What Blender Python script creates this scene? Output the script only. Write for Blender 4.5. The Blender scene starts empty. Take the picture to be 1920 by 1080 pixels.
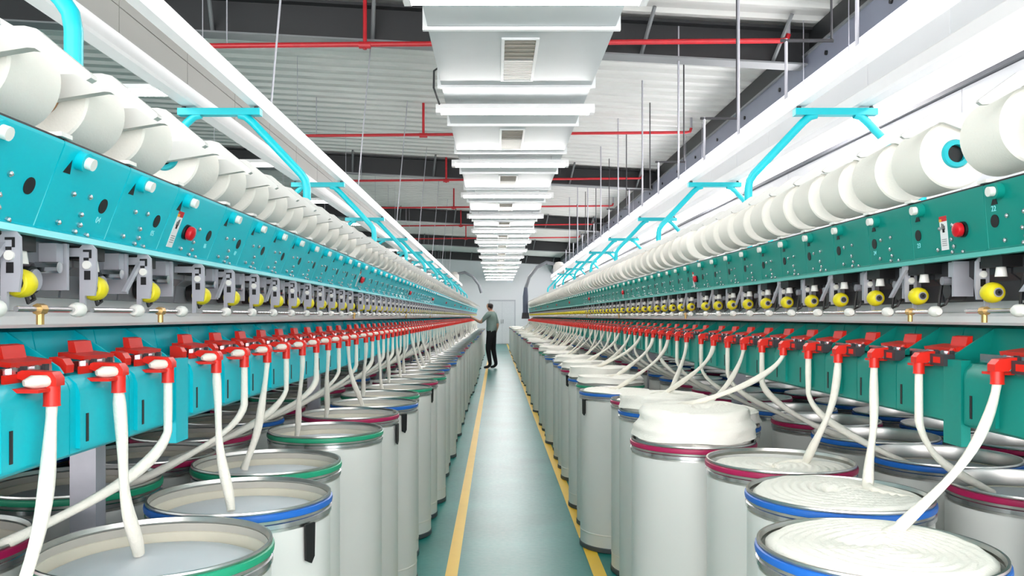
import bpy, math, random
import numpy as np
from mathutils import Vector, Matrix

random.seed(7)
SC = bpy.context.scene
COL = SC.collection

# ------------------------------------------------------------------ camera, world, exposure
cam_data = bpy.data.cameras.new('camera')
cam_data.sensor_width = 36.0
cam_data.lens = 1540 * 36.0 / 1920
cam_data.shift_x = 30 / 1920
cam_data.shift_y = 53 / 1920
cam_data.clip_end = 200
cam_data.clip_start = 0.05
cam = bpy.data.objects.new('camera', cam_data)
cam.location = (0, 0, 1.35)
cam.rotation_euler = (math.pi / 2, 0, 0)
COL.objects.link(cam)
SC.camera = cam

world = bpy.data.worlds.new('world')
SC.world = world
world.use_nodes = True
bg = world.node_tree.nodes['Background']
bg.inputs[0].default_value = (1.0, 0.965, 0.975, 1)
bg.inputs[1].default_value = 4.2

SC.view_settings.view_transform = 'Standard'
SC.view_settings.look = 'None'
SC.view_settings.gamma = 1.0
SC.view_settings.use_curve_mapping = False
SC.view_settings.exposure = 0.52
LAMP = 34.0          # radiance of the fluorescent lenses
GLOW = 4.5       # glow added to the upper right wall panels
try:
    SC.cycles.use_denoising = True
    SC.cycles.max_bounces = 8
    SC.cycles.diffuse_bounces = 5
    SC.cycles.caustics_reflective = False
    SC.cycles.caustics_refractive = False
except Exception:
    pass


# ------------------------------------------------------------------ materials
def srgb(c):
    out = []
    for v in c:
        v = v / 255.0
        out.append(v / 12.92 if v <= 0.04045 else ((v + 0.055) / 1.055) ** 2.4)
    return tuple(out)


def mat(name, rgb, rough=0.5, metal=0.0, var=0.06, scale=18.0, bump=0.0, bump_scale=60.0, spec=0.5, emit=None):
    m = bpy.data.materials.new(name)
    m.use_nodes = True
    nt = m.node_tree
    b = nt.nodes['Principled BSDF']
    c = srgb(rgb)
    b.inputs['Roughness'].default_value = rough
    b.inputs['Metallic'].default_value = metal
    b.inputs['Specular IOR Level'].default_value = spec
    tc = nt.nodes.new('ShaderNodeTexCoord')
    no = nt.nodes.new('ShaderNodeTexNoise')
    no.inputs['Scale'].default_value = scale
    no.inputs['Detail'].default_value = 3
    nt.links.new(tc.outputs['Object'], no.inputs['Vector'])
    mx = nt.nodes.new('ShaderNodeMix')
    mx.data_type = 'RGBA'
    mx.inputs[6].default_value = (c[0] * (1 - var), c[1] * (1 - var), c[2] * (1 - var), 1)
    mx.inputs[7].default_value = (min(1, c[0] * (1 + var)), min(1, c[1] * (1 + var)), min(1, c[2] * (1 + var)), 1)
    nt.links.new(no.outputs['Fac'], mx.inputs[0])
    nt.links.new(mx.outputs[2], b.inputs['Base Color'])
    if bump:
        n2 = nt.nodes.new('ShaderNodeTexNoise')
        n2.inputs['Scale'].default_value = bump_scale
        n2.inputs['Detail'].default_value = 4
        nt.links.new(tc.outputs['Object'], n2.inputs['Vector'])
        bp = nt.nodes.new('ShaderNodeBump')
        bp.inputs['Strength'].default_value = bump
        bp.inputs['Distance'].default_value = 0.004
        nt.links.new(n2.outputs['Fac'], bp.inputs['Height'])
        nt.links.new(bp.outputs['Normal'], b.inputs['Normal'])
    if emit is not None:
        b.inputs['Emission Color'].default_value = (emit[0], emit[1], emit[2], 1)
        b.inputs['Emission Strength'].default_value = emit[3]
    return m


M = {}
M['teal_l'] = mat('turquoise_paint', (0, 188, 203), 0.38, var=0.03, scale=5, spec=0.3)
M['teal_r'] = mat('shaded_turquoise_paint', (8, 138, 126), 0.4, var=0.04, scale=5, spec=0.3)  # same turquoise, with the right machine's shade and green cast put into it
M['cyan'] = mat('cyan_tube_paint', (10, 186, 198), 0.35, var=0.03)
M['seam_l'] = mat('pale_cyan_edge', (150, 235, 240), 0.4)
M['seam_r'] = mat('shaded_cyan_edge', (90, 185, 175), 0.4)  # darker copy of the cyan edge, carrying the right machine's shade
M['red'] = mat('red_plastic', (226, 40, 26), 0.38, var=0.05)
M['crimson'] = mat('crimson_button', (205, 8, 28), 0.3)
M['yellow'] = mat('yellow_rubber', (228, 212, 22), 0.5, var=0.08)
M['white'] = mat('white_paint', (238, 238, 238), 0.4, var=0.02)
M['offwhite'] = mat('offwhite_plastic', (232, 230, 224), 0.45, var=0.03)
M['grey_l'] = mat('light_grey_metal', (178, 178, 186), 0.4, 0.15, var=0.08, scale=30)
M['grey'] = mat('mid_grey_metal', (132, 132, 138), 0.45, 0.1, var=0.1, scale=30)
M['grey_d'] = mat('dark_grey_metal', (58, 58, 62), 0.5, 0.1, var=0.12, scale=30)
M['black'] = mat('black_plastic', (18, 18, 20), 0.45)
M['steel'] = mat('bright_steel', (205, 205, 208), 0.22, 1.0, var=0.06, scale=25)
M['brushed'] = mat('brushed_steel', (214, 212, 208), 0.28, 1.0, var=0.14, scale=22)
M['yarn'] = mat('cotton_yarn', (243, 239, 230), 0.85, var=0.02, scale=9, bump=0.25, bump_scale=220, spec=0.15)
M['cotton'] = mat('raw_cotton', (248, 245, 236), 0.95, var=0.03, scale=25, bump=0.35, bump_scale=160, spec=0.1)
M['sliver'] = mat('sliver_cotton', (238, 234, 222), 0.95, var=0.06, scale=40, bump=0.5, bump_scale=150, spec=0.1)
M['can'] = mat('milky_plastic', (222, 223, 219), 0.35, var=0.03, scale=4)
M['can_in'] = mat('white_spring_plate', (226, 228, 232), 0.5, var=0.03, scale=9)
M['cream'] = mat('cream_band', (222, 216, 198), 0.55, var=0.1, scale=14)
M['ring_green'] = mat('green_rubber', (28, 158, 118), 0.4)
M['ring_blue'] = mat('blue_rubber', (26, 104, 196), 0.4)
M['ring_magenta'] = mat('magenta_rubber', (172, 22, 82), 0.4)
M['base_dark'] = mat('dark_base_plastic', (70, 76, 80), 0.5)
M['lip_grey'] = mat('grey_lip', (192, 188, 178), 0.45, var=0.12, scale=16)
M['arm'] = mat('arm_plastic', (206, 205, 201), 0.45, var=0.02)
M['core_brown'] = mat('brown_paper_tube', (190, 140, 100), 0.7)
M['roof'] = mat('corrugated_sheet', (214, 216, 212), 0.45, 0.0, var=0.05, scale=2)
M['rafter'] = mat('dark_steel_paint', (38, 40, 42), 0.5, var=0.12, scale=4)
M['flange'] = mat('grey_flange_paint', (120, 124, 126), 0.45, var=0.08, scale=4)
M['beam_blue'] = mat('blue_grey_steel', (128, 134, 150), 0.45, var=0.08, scale=4)
M['pipe_red'] = mat('red_pipe_paint', (190, 32, 42), 0.4, var=0.25, scale=14)
M['duct'] = mat('galvanised_duct', (182, 190, 192), 0.4, 0.15, var=0.04, scale=6)
M['duct_rim'] = mat('duct_flange', (226, 230, 230), 0.4, 0.1)
M['grille_d'] = mat('grille_inside', (150, 146, 136), 0.6)
M['panel_grey'] = mat('grey_duct_panel', (150, 150, 144), 0.45, var=0.03, scale=3)
M['wallpaint'] = mat('wall_paint', (236, 237, 240), 0.5, var=0.015, scale=1.5)
M['ledge'] = mat('grey_ledge', (112, 114, 120), 0.5)
M['wall_glow'] = mat('glowing_wall_sheet', (236, 238, 242), 0.5, var=0.02, scale=2, emit=(1.0, 0.96, 0.97, GLOW))
M['lamp'] = mat('lamp_lens', (250, 250, 250), 0.5, emit=(1.0, 0.955, 0.94, LAMP))
M['line'] = mat('yellow_floor_paint', (232, 190, 52), 0.4, var=0.06, scale=6)
M['skin'] = mat('skin', (205, 158, 132), 0.6)
M['hair'] = mat('dark_hair', (32, 22, 22), 0.6)
M['shirt'] = mat('grey_green_cloth', (128, 148, 142), 0.9)
M['trousers'] = mat('black_cloth', (18, 19, 24), 0.9)
M['shoe'] = mat('dark_shoe', (28, 26, 26), 0.6)
M['warn_red'] = mat('label_red', (206, 40, 48), 0.5)
M['warn_yellow'] = mat('label_yellow', (230, 170, 50), 0.5)
M['hose'] = mat('grey_hose', (120, 124, 130), 0.5)
M['cable'] = mat('black_cable', (30, 32, 34), 0.5)
M['trunk'] = mat('slate_grey_tube', (88, 96, 114), 0.5)
M['brass'] = mat('brass', (196, 160, 100), 0.35, 0.7)
M['door_edge'] = mat('door_frame_paint', (196, 199, 205), 0.5)
M['panel_white'] = mat('white_duct_panel', (226, 228, 230), 0.45, var=0.03, scale=3)
M['door'] = mat('door_paint', (226, 228, 232), 0.5)


def floor_material():
    m = bpy.data.materials.new('epoxy_floor')
    m.use_nodes = True
    nt = m.node_tree
    b = nt.nodes['Principled BSDF']
    tc = nt.nodes.new('ShaderNodeTexCoord')
    n1 = nt.nodes.new('ShaderNodeTexNoise'); n1.inputs['Scale'].default_value = 1.6; n1.inputs['Detail'].default_value = 5
    n2 = nt.nodes.new('ShaderNodeTexNoise'); n2.inputs['Scale'].default_value = 35; n2.inputs['Detail'].default_value = 4
    nt.links.new(tc.outputs['Object'], n1.inputs['Vector'])
    nt.links.new(tc.outputs['Object'], n2.inputs['Vector'])
    b.inputs['Specular IOR Level'].default_value = 0.42
    r = nt.nodes.new('ShaderNodeValToRGB')
    r.color_ramp.elements[0].position = 0.3
    r.color_ramp.elements[1].position = 0.75
    r.color_ramp.elements[0].color = (*srgb((14, 108, 102)), 1)
    r.color_ramp.elements[1].color = (*srgb((34, 132, 126)), 1)
    nt.links.new(n1.outputs['Fac'], r.inputs['Fac'])
    nt.links.new(r.outputs['Color'], b.inputs['Base Color'])
    mr = nt.nodes.new('ShaderNodeMapRange')
    mr.inputs[3].default_value = 0.27
    mr.inputs[4].default_value = 0.40
    nt.links.new(n2.outputs['Fac'], mr.inputs[0])
    nt.links.new(mr.outputs[0], b.inputs['Roughness'])
    bp = nt.nodes.new('ShaderNodeBump'); bp.inputs['Strength'].default_value = 0.12; bp.inputs['Distance'].default_value = 0.003
    nt.links.new(n2.outputs['Fac'], bp.inputs['Height'])
    nt.links.new(bp.outputs['Normal'], b.inputs['Normal'])
    return m


M['floor'] = floor_material()


# ------------------------------------------------------------------ mesh helpers
class MB:
    """collects shapes into one mesh; sgn=-1 mirrors x"""

    def __init__(s, sgn=1):
        s.v = []; s.f = []; s.m = []; s.sgn = sgn; s.mats = []

    def mi(s, k):
        if k not in s.mats:
            s.mats.append(k)
        return s.mats.index(k)

    def add(s, vs, fs, k):
        o = len(s.v); i = s.mi(k)
        s.v.extend(vs)
        for f in fs:
            s.f.append(tuple(o + j for j in f)); s.m.append(i)
        return s

    def box(s, x0, x1, y0, y1, z0, z1, k):
        vs = [(x0, y0, z0), (x1, y0, z0), (x1, y1, z0), (x0, y1, z0), (x0, y0, z1), (x1, y0, z1), (x1, y1, z1), (x0, y1, z1)]
        fs = [(3, 2, 1, 0), (4, 5, 6, 7), (0, 1, 5, 4), (1, 2, 6, 5), (2, 3, 7, 6), (3, 0, 4, 7)]
        return s.add(vs, fs, k)

    def prism(s, poly, axis, t0, t1, k):
        """poly: 2-D points; axis y: (x,z), axis x: (y,z), axis z: (x,y)"""
        n = len(poly)
        def P(p, t):
            return (p[0], t, p[1]) if axis == 'y' else (t, p[0], p[1]) if axis == 'x' else (p[0], p[1], t)
        area = sum(poly[i][0] * poly[(i + 1) % n][1] - poly[(i + 1) % n][0] * poly[i][1] for i in range(n))
        pts = poly if area > 0 else poly[::-1]
        if axis == 'y':
            pts = pts[::-1]
        vs = [P(p, t0) for p in pts] + [P(p, t1) for p in pts]
        fs = [tuple(range(n))[::-1], tuple(range(n, 2 * n))]
        fs += [(i, (i + 1) % n, n + (i + 1) % n, n + i) for i in range(n)]
        return s.add(vs, fs, k)

    def tube(s, path, r, k, n=8, caps=True):
        P = [Vector(p) for p in path]
        rs = r if isinstance(r, (list, tuple)) else [r] * len(P)
        ring = []
        up = None
        for i, p in enumerate(P):
            d = (P[min(i + 1, len(P) - 1)] - P[max(i - 1, 0)])
            d = d.normalized() if d.length > 1e-9 else Vector((0, 0, 1))
            if up is None:
                up = Vector((0, 0, 1)) if abs(d.z) < 0.9 else Vector((1, 0, 0))
            a = up.cross(d)
            if a.length < 1e-6:
                a = Vector((0, 1, 0)).cross(d)
            a.normalize()
            b = d.cross(a).normalized()
            up = b
            ring.append([tuple(p + (a * math.cos(2 * math.pi * j / n) + b * math.sin(2 * math.pi * j / n)) * rs[i]) for j in range(n)])
        vs = [q for R in ring for q in R]
        fs = []
        for i in range(len(P) - 1):
            for j in range(n):
                j2 = (j + 1) % n
                fs.append((i * n + j, i * n + j2, (i + 1) * n + j2, (i + 1) * n + j))
        if caps:
            fs.append(tuple(range(n))[::-1])
            fs.append(tuple(range((len(P) - 1) * n, len(P) * n)))
        return s.add(vs, fs, k)

    def cyl(s, p0, p1, r, k, n=12, r1=None):
        return s.tube([p0, p1], [r, r if r1 is None else r1], k, n)

    def lathe(s, prof, k, n=24, c=(0, 0, 0), axis='z', close=False):
        """prof: (r, t) from the start; points with r = 0 collapse to one vertex"""
        def P(r, a, t):
            u, w = r * math.cos(a), r * math.sin(a)
            if axis == 'z': q = (u, w, t)
            elif axis == 'y': q = (w, t, u)
            else: q = (t, u, w)
            return (q[0] + c[0], q[1] + c[1], q[2] + c[2])
        vs = []; idx = []
        for r, t in prof:
            if r <= 1e-9:
                idx.append([len(vs)] * n); vs.append(P(0, 0, t))
            else:
                idx.append(list(range(len(vs), len(vs) + n)))
                vs += [P(r, 2 * math.pi * j / n, t) for j in range(n)]
        fs = []
        m = len(prof)
        for i in range(m if close else m - 1):
            A, B = idx[i], idx[(i + 1) % m]
            for j in range(n):
                j2 = (j + 1) % n
                q = []
                for w in (A[j], A[j2], B[j2], B[j]):
                    if w not in q: q.append(w)
                if len(q) > 2: fs.append(tuple(q))
        return s.add(vs, fs, k)

    def mesh(s, name, angle=35):
        me = bpy.data.meshes.new(name)
        sg = s.sgn
        if sg < 0:
            me.from_pydata([(-x, y, z) for x, y, z in s.v], [], [f[::-1] for f in s.f])
        else:
            me.from_pydata(s.v, [], s.f)
        for k in s.mats:
            me.materials.append(M[k])
        me.polygons.foreach_set('material_index', s.m)
        me.polygons.foreach_set('use_smooth', [True] * len(s.f))
        me.update()
        me.set_sharp_from_angle(angle=math.radians(angle))
        return me


def repeat(me, ys, name, dup=None):
    """one mesh holding copies of me shifted along y (distant repeats)"""
    nv = len(me.vertices)
    co = np.empty(nv * 3, np.float32); me.vertices.foreach_get('co', co); co = co.reshape(-1, 3)
    faces = [tuple(p.vertices) for p in me.polygons]
    mis = [p.material_index for p in me.polygons]
    V = []; F = []; I = []
    for i, y in enumerate(ys):
        c = co.copy(); c[:, 1] += y
        V.append(c)
        F += [tuple(i * nv + j for j in f) for f in faces]; I += mis
    out = bpy.data.meshes.new(name)
    out.from_pydata(np.concatenate(V).tolist(), [], F)
    for m in me.materials: out.materials.append(m)
    out.polygons.foreach_set('material_index', I)
    out.polygons.foreach_set('use_smooth', [True] * len(F))
    out.update(); out.set_sharp_from_angle(angle=math.radians(35))
    return out


def ob(name, me, parent=None, loc=(0, 0, 0), label=None, cat=None, group=None, kind=None, rotz=0.0):
    o = bpy.data.objects.new(name, me)
    COL.objects.link(o)
    o.location = loc
    if rotz: o.rotation_euler = (0, 0, rotz)
    if parent: o.parent = parent
    if label: o['label'] = label
    if cat: o['category'] = cat
    if group: o['group'] = group
    if kind: o['kind'] = kind
    return o


def empty(name, loc, label, cat, group=None):
    return ob(name, None, None, loc, label, cat, group)


_ONES = 'zero first second third fourth fifth sixth seventh eighth ninth tenth eleventh twelfth thirteenth fourteenth fifteenth sixteenth seventeenth eighteenth nineteenth'.split()
_TENS = ['', '', 'twent', 'thirt', 'fort', 'fift', 'sixt', 'sevent', 'eight', 'ninet']


def nth(n):
    if n >= 100:
        return 'hundredth' if n == 100 else 'hundred-and-' + nth(n - 100)
    if n < 20: return _ONES[n]
    t, o = divmod(n, 10)
    return _TENS[t] + 'ieth' if o == 0 else _TENS[t] + 'y-' + _ONES[o]


# ------------------------------------------------------------------ the setting
Y_NEAR, Y_END = -3.0, 40.0
LW, RW = -9.0, 2.95           # inner faces of the two side walls
def roof_z(x): return 4.05 - 0.055 * x

me = MB().box(LW - 0.2, RW + 0.2, Y_NEAR, Y_END + 0.2, -0.15, 0.0, 'floor').mesh('floor')
ob('floor', me, kind='structure')
for i, (x, w) in enumerate(((-0.233, 0.064), (0.542, 0.07))):
    me = MB().box(x - w / 2, x + w / 2, Y_NEAR, Y_END, 0.0, 0.002, 'line').mesh('floor_line')
    ob('trim_%d' % (i + 1), me, kind='structure')

# corrugated ceiling: ribs run across the hall
pitch = 0.28; prof = []
y = Y_NEAR
while y < Y_END:
    prof += [(y, 0.0), (y + 0.17, 0.0), (y + 0.195, -0.035), (y + 0.255, -0.035)]
    y += pitch
vs = []; fs = []
for (yy, dz) in prof:
    vs += [(LW - 0.2, yy, roof_z(LW - 0.2) + dz), (RW + 0.2, yy, roof_z(RW + 0.2) + dz)]
for i in range(len(prof) - 1):
    fs.append((2 * i, 2 * i + 2, 2 * i + 3, 2 * i + 1))
for (yy, dz) in prof:
    vs += [(LW - 0.2, yy, roof_z(LW - 0.2) + 0.12), (RW + 0.2, yy, roof_z(RW + 0.2) + 0.12)]
o0 = 2 * len(prof)
for i in range(len(prof) - 1):
    fs.append((o0 + 2 * i, o0 + 2 * i + 1, o0 + 2 * i + 3, o0 + 2 * i + 2))
ob('ceiling', MB().add(vs, fs, 'roof').mesh('ceiling', 10), kind='structure')

# walls
ob('wall_left', MB().box(LW - 0.2, LW, Y_NEAR, Y_END, 0, roof_z(LW) - 0.04, 'wallpaint').mesh('wall_left'), kind='structure')
ob('wall_end', MB().prism([(LW, 0), (RW, 0), (RW, roof_z(RW) - 0.04), (LW, roof_z(LW) - 0.04)], 'y', Y_END, Y_END + 0.2, 'wallpaint').mesh('wall_end'), kind='structure')
wr = ob('wall_right', MB().box(RW + 0.03, RW + 0.2, Y_NEAR, Y_END, 0, 3.8, 'wallpaint').mesh('wall_right'), kind='structure')
pm = MB().box(RW, RW + 0.03, 0.004, 1.546, 0.0, 2.79, 'wallpaint').mesh('wall_panel')
um = MB().box(RW, RW + 0.03, 0.004, 1.546, 2.83, 3.40, 'wall_glow').mesh('glow_panel')  # wall strip made to glow, added to light the hall from the right
y = 0.55 - 1.55 * 2
while y < Y_END - 1.6:
    ob('wall_panel', pm, wr, (0, y, 0))
    ob('glow_panel', um, wr, (0, y, 0))
    y += 1.55
ob('ledge', MB().box(RW - 0.03, RW + 0.03, Y_NEAR, Y_END, 2.795, 2.825, 'ledge').mesh('ledge'), wr)
# door in the end wall
dr = ob('door_1', MB().box(-0.35, 0.95, Y_END - 0.06, Y_END, 0, 2.15, 'door_edge').mesh('door_frame'), kind='structure')
for s in (0, 1):
    ob('door_leaf', MB().box(-0.29 + s * 0.595, 0.295 + s * 0.595, Y_END - 0.09, Y_END - 0.06, 0.02, 2.08, 'door').mesh('door_leaf'), dr)
    ob('door_handle', MB().cyl((0.25 + s * 0.10, Y_END - 0.13, 1.0), (0.25 + s * 0.10, Y_END - 0.13, 1.2), 0.012, 'steel').mesh('door_handle'), dr)

# ------------------------------------------------------------------ roof steel
def rafter_mesh():
    mb = MB()
    x0, x1 = LW, RW - 0.05
    def slab(dz0, dz1, y0, y1, k):
        pts = [(x0, roof_z(x0) + dz0), (x1, roof_z(x1) + dz0), (x1, roof_z(x1) + dz1), (x0, roof_z(x0) + dz1)]
        mb.prism(pts, 'y', y0, y1, k)
    slab(-0.36, -0.07, -0.006, 0.006, 'rafter')
    slab(-0.375, -0.36, -0.09, 0.09, 'flange')
    slab(-0.07, -0.045, -0.09, 0.09, 'rafter')
    return mb.mesh('rafter')
rm = rafter_mesh()
gus = {}
for n in range(5):
    y = 7.2 + 7.0 * n
    r = empty('roof_rafter', (0, y, 0), 'dark steel roof rafter across the aisle, %s from the near end' % nth(n + 1), 'rafter', 'roof rafters')
    ob('beam', rm, r)
    for x in (-5.6, -2.4, -1.0, 1.35, 2.5):
        b = MB().tube([(x - 0.08, -0.012, roof_z(x) - 0.34), (x - 0.02, -0.32, roof_z(x) - 0.03)], 0.018, 'flange', 6)
        ob('fly_brace', b.mesh('fly_brace'), r)
    for x in (-2.95, 0.6):
        b = MB().prism([(x - 0.05, roof_z(x) - 0.36), (x + 0.05, roof_z(x) - 0.36), (x + 0.03, roof_z(x) - 0.07), (x - 0.03, roof_z(x) - 0.07)], 'y', -0.085, -0.006, 'rafter')
        ob('stiffener', b.mesh('stiffener'), r)
# steel post seen under the first rafters on the left
eb = empty('eave_beam', (2.72, 0, 0), 'long dark blue-grey steel eave beam running along the top of the right wall', 'beam')
ob('upper_web', MB().box(0.02, 0.05, Y_NEAR, Y_END, 3.63, roof_z(2.72) - 0.05, 'rafter').mesh('upper_web'), eb)  # shade of the recess put in as a dark colour
ob('lower_web', MB().box(-0.02, 0.05, Y_NEAR, Y_END, 3.42, 3.61, 'beam_blue').mesh('lower_web'), eb)
ob('flange', MB().box(-0.04, 0.2, Y_NEAR, Y_END, 3.61, 3.63, 'flange').mesh('flange'), eb)
bm = MB().cyl((-0.035, 0, 3.50), (-0.02, 0, 3.50), 0.02, 'black', 8).mesh('bolt_head')
for k in range(22):
    ob('bolt_head', bm, eb, (0, 2.3 + k * 1.1, 0))

# sprinkler pipes
pz = 3.66
for n in range(6):
    y = 7.02 + 3.5 * n
    x0, x1 = (-2.6, 2.50)
    t = empty('sprinkler_pipe', (0, y, 0), 'red sprinkler pipe crossing under the roof, %s from the near end' % nth(n + 1), 'pipe', 'red sprinkler pipes')
    ob('cross_pipe', MB().tube([(x0, 0, pz), (x1 - 0.06, 0, pz + 0.045), (x1 - 0.015, 0, pz + 0.055), (x1, 0, pz + 0.10)], 0.019 if n else 0.022, 'pipe_red', 10).mesh('cross_pipe'), t)
    ob('drop_pipe', MB().cyl((x1, 0, pz + 0.09), (x1, 0, roof_z(x1) - 0.02), 0.016, 'grey_l', 10).mesh('drop_pipe'), t)
    xv = (-1.12, -0.93, -0.85, -0.9, -0.9, -0.9)[n]
    ob('riser', MB().cyl((xv, 0, pz - (0.03 if n != 1 else 0.02)), (xv, 0, roof_z(xv) - 0.02), 0.017, 'pipe_red', 10).mesh('riser'), t)
    ob('coupling', MB().cyl((xv - 0.05, 0, pz + 0.007), (xv + 0.05, 0, pz + 0.007), 0.03, 'pipe_red', 10).mesh('coupling'), t)
    ob('bracket', MB().box(x0 - 0.03, x0, -0.03, 0.03, pz - 0.04, pz + 0.06, 'grey_l').mesh('bracket'), t)
    ob('hanger_rod', MB().cyl((x0 + 0.3, 0, pz), (x0 + 0.3, 0, roof_z(x0 + 0.3) - 0.02), 0.006, 'grey_l', 6).mesh('hanger_rod'), t)

# ------------------------------------------------------------------ air duct over the aisle
dx, dzb, dh, dw = 0.155, 3.105, 0.30, 0.57
d = empty('air_duct', (dx, 0, 0), 'long galvanised rectangular air duct hung over the middle of the aisle', 'duct')
seg = 1.255
y = 1.22
sm = MB().box(-dw, dw, 0.02, seg - 0.02, dzb, dzb + dh, 'duct').mesh('duct_section')
fm = MB()
fm.box(-dw - 0.03, dw + 0.03, -0.014, 0.014, dzb - 0.022, dzb + 0.0, 'duct_rim')
fm.box(-dw - 0.03, dw + 0.03, -0.014, 0.014, dzb + dh, dzb + dh + 0.03, 'duct_rim')
fm.box(-dw - 0.03, -dw, -0.014, 0.014, dzb, dzb + dh, 'duct_rim')
fm.box(dw, dw + 0.03, -0.014, 0.014, dzb, dzb + dh, 'duct_rim')
fm = fm.mesh('duct_flange')
n = 0
while y < 38.6:
    ob('duct_section', sm, d, (0, y, 0))
    ob('duct_flange', fm, d, (0, y, 0))
    for sx in (-1, 1):
        if n % 6 == 0:
            ob('hanger_rod', MB().cyl((sx * (dw + 0.015), y, dzb + dh), (sx * (dw + 0.015), y, roof_z(dx + sx * dw) - 0.02), 0.007, 'grey_l', 6).mesh('hanger_rod'), d)
    y += seg; n += 1
def grille():
    mb = MB(); w = 0.1
    mb.box(-w - 0.02, -w, 0, 0.93, -0.012, 0.0, 'duct_rim')
    mb.box(w, w + 0.02, 0, 0.93, -0.012, 0.0, 'duct_rim')
    mb.box(-w, w, 0, 0.02, -0.012, 0.0, 'duct_rim')
    mb.box(-w, w, 0.91, 0.93, -0.012, 0.0, 'duct_rim')
    return mb.mesh('grille_frame')
gm = grille()
gback = MB().box(-0.1, 0.1, 0.02, 0.44, -0.002, 0.0, 'grille_d').mesh('grille_opening')
glou = MB().box(-0.1, 0.1, 0.0, 0.022, -0.010, -0.002, 'offwhite').mesh('louver')
gdk = MB().box(-0.1, 0.1, 0.0, 0.03, -0.010, -0.002, 'grille_d').mesh('louver_dark')
for k in range(13):
    y = 5.17 + 2.51 * k - 0.0
    g = ob('air_grille', gm, d, (0, y, dzb))
    ob('grille_opening', gback, g)
    for j in range(5):
        ob('louver', gdk, g, (0, 0.05 + j * 0.08, 0))
    for j in range(12):
        ob('louver', glou, g, (0, 0.455 + j * 0.037, 0))
# dangling cable
cb = MB().tube([(-0.56, 6.35, 3.30), (-0.635, 6.36, 3.25), (-0.64, 6.40, 3.13), (-0.61, 6.60, 3.055)], 0.008, 'cable', 6)
ob('lamp_cable', cb.mesh('lamp_cable'), None, (0.155, 0, 0), 'short black cable hanging beside the air duct near the second lamp', 'cable')

# ------------------------------------------------------------------ lamps
def fixture_mesh():
    hs = MB()
    hs.prism([(-0.062, 0.0), (0.062, 0.0), (0.05, 0.04), (-0.05, 0.04)], 'x', -0.64, 0.64, 'white')
    ln = MB()
    ln.prism([(-0.05, 0.0), (-0.042, -0.026), (0.042, -0.026), (0.05, 0.0)], 'x', -0.60, 0.60, 'lamp')
    cp = MB()
    cp.prism([(-0.055, 0.0), (-0.046, -0.03), (0.046, -0.03), (0.055, 0.0)], 'x', 0.60, 0.64, 'white')
    cp2 = MB()
    cp2.prism([(-0.055, 0.0), (-0.046, -0.03), (0.046, -0.03), (0.055, 0.0)], 'x', -0.64, -0.60, 'white')
    return hs.mesh('lamp_housing'), ln.mesh('lamp_lens'), cp.mesh('end_cap'), cp2.mesh('end_cap')
HM, LM, C1, C2 = fixture_mesh()
def lamp(x, y, z, label, group, hang):
    t = empty('ceiling_lamp', (x, y, z), label, 'lamp', group)
    ob('lamp_housing', HM, t); ob('lamp_lens', LM, t); ob('end_cap', C1, t); ob('end_cap', C2, t)
    for sx in (-0.45, 0.45):
        ob('suspension', MB().cyl((sx, 0, 0.04), (sx, 0, hang - z), 0.0035, 'grey_l', 6).mesh('suspension'), t)
    return t
for k in range(15):
    lamp(0.155, 4.30 + 2.36 * k, 3.02, 'bright fluorescent lamp crosswise under the air duct, %s from the near end' % nth(k + 1), 'lamps over the middle aisle', dzb)
for k in range(13):
    x = -2.6
    lamp(x, 3.15 + 2.87 * k, 3.0, 'fluorescent lamp over the aisle beyond the left machine, %s from the near end' % nth(k + 1), 'lamps over the left neighbouring aisle', roof_z(x) - 0.02)
for k in range(9):  # lamp row added to brighten the cans under the right machine
    t = lamp(2.62, 2.2 + 4.35 * k, 3.05, 'added fluorescent lamp lengthwise over the side aisle by the right wall, %s from the near end' % nth(k + 1), 'added lamps over the right side aisle', roof_z(2.62) - 0.02)
    t.rotation_euler = (0, 0, math.pi / 2)

# ------------------------------------------------------------------ spinning machines
PERIOD = 2.375
SIDE = {
    'left': dict(sg=-1, dy=1, teal='teal_l', seam='seam_l', pb=0.7175, pt=0.669, off=0.0, box0=-0.088, tube=0.028, lev=0.1095, tubez=1.208, ctr=1.445, yend=30.3, hole=0.181,
                 housing='grey', recess='grey'),
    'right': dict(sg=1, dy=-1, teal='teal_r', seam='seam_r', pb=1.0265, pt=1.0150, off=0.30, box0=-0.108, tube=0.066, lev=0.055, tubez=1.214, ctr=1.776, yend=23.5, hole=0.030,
                  housing='grey_d', recess='grey_d'),  # dark grey here paints in the shade on the right mechanism
}
NDET = 36        # units built piece by piece; the rest, under about 4 pixels apart, are joined


def unit_list(side):
    """(reference y, length, is_wide) of each unit, near to far"""
    P = SIDE[side]; out = []
    if side == 'left':
        for k in range(4, 0, -1): out.append((1.734 - 0.23 * k, 0.23, False))
        W = 1.734
        while W < P['yend'] - PERIOD:
            out.append((W, 0.305, True))
            for j in range(9): out.append((W + 0.305 + 0.23 * j, 0.23, False))
            W += PERIOD
    else:
        for k in range(3, 0, -1): out.append((1.711 - 0.23 * (k - 1), 0.23, False))
        W = 2.016
        while W < P['yend']:
            out.append((W, 0.305, True))
            for j in range(1, 10): out.append((W + 0.23 * j, 0.23, False))
            W += PERIOD
    return out


def digits(txt, size, k):
    c = bpy.data.curves.new('numeral', 'FONT')
    c.body = txt; c.size = size; c.align_x = 'CENTER'; c.align_y = 'CENTER'; c.extrude = 0.0004
    o = bpy.data.objects.new('numeral_tmp', c)
    COL.objects.link(o)
    dg = bpy.context.evaluated_depsgraph_get()
    me = bpy.data.meshes.new_from_object(o.evaluated_get(dg))
    bpy.data.objects.remove(o); bpy.data.curves.remove(c)
    me.materials.clear(); me.materials.append(M[k])
    return me


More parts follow.
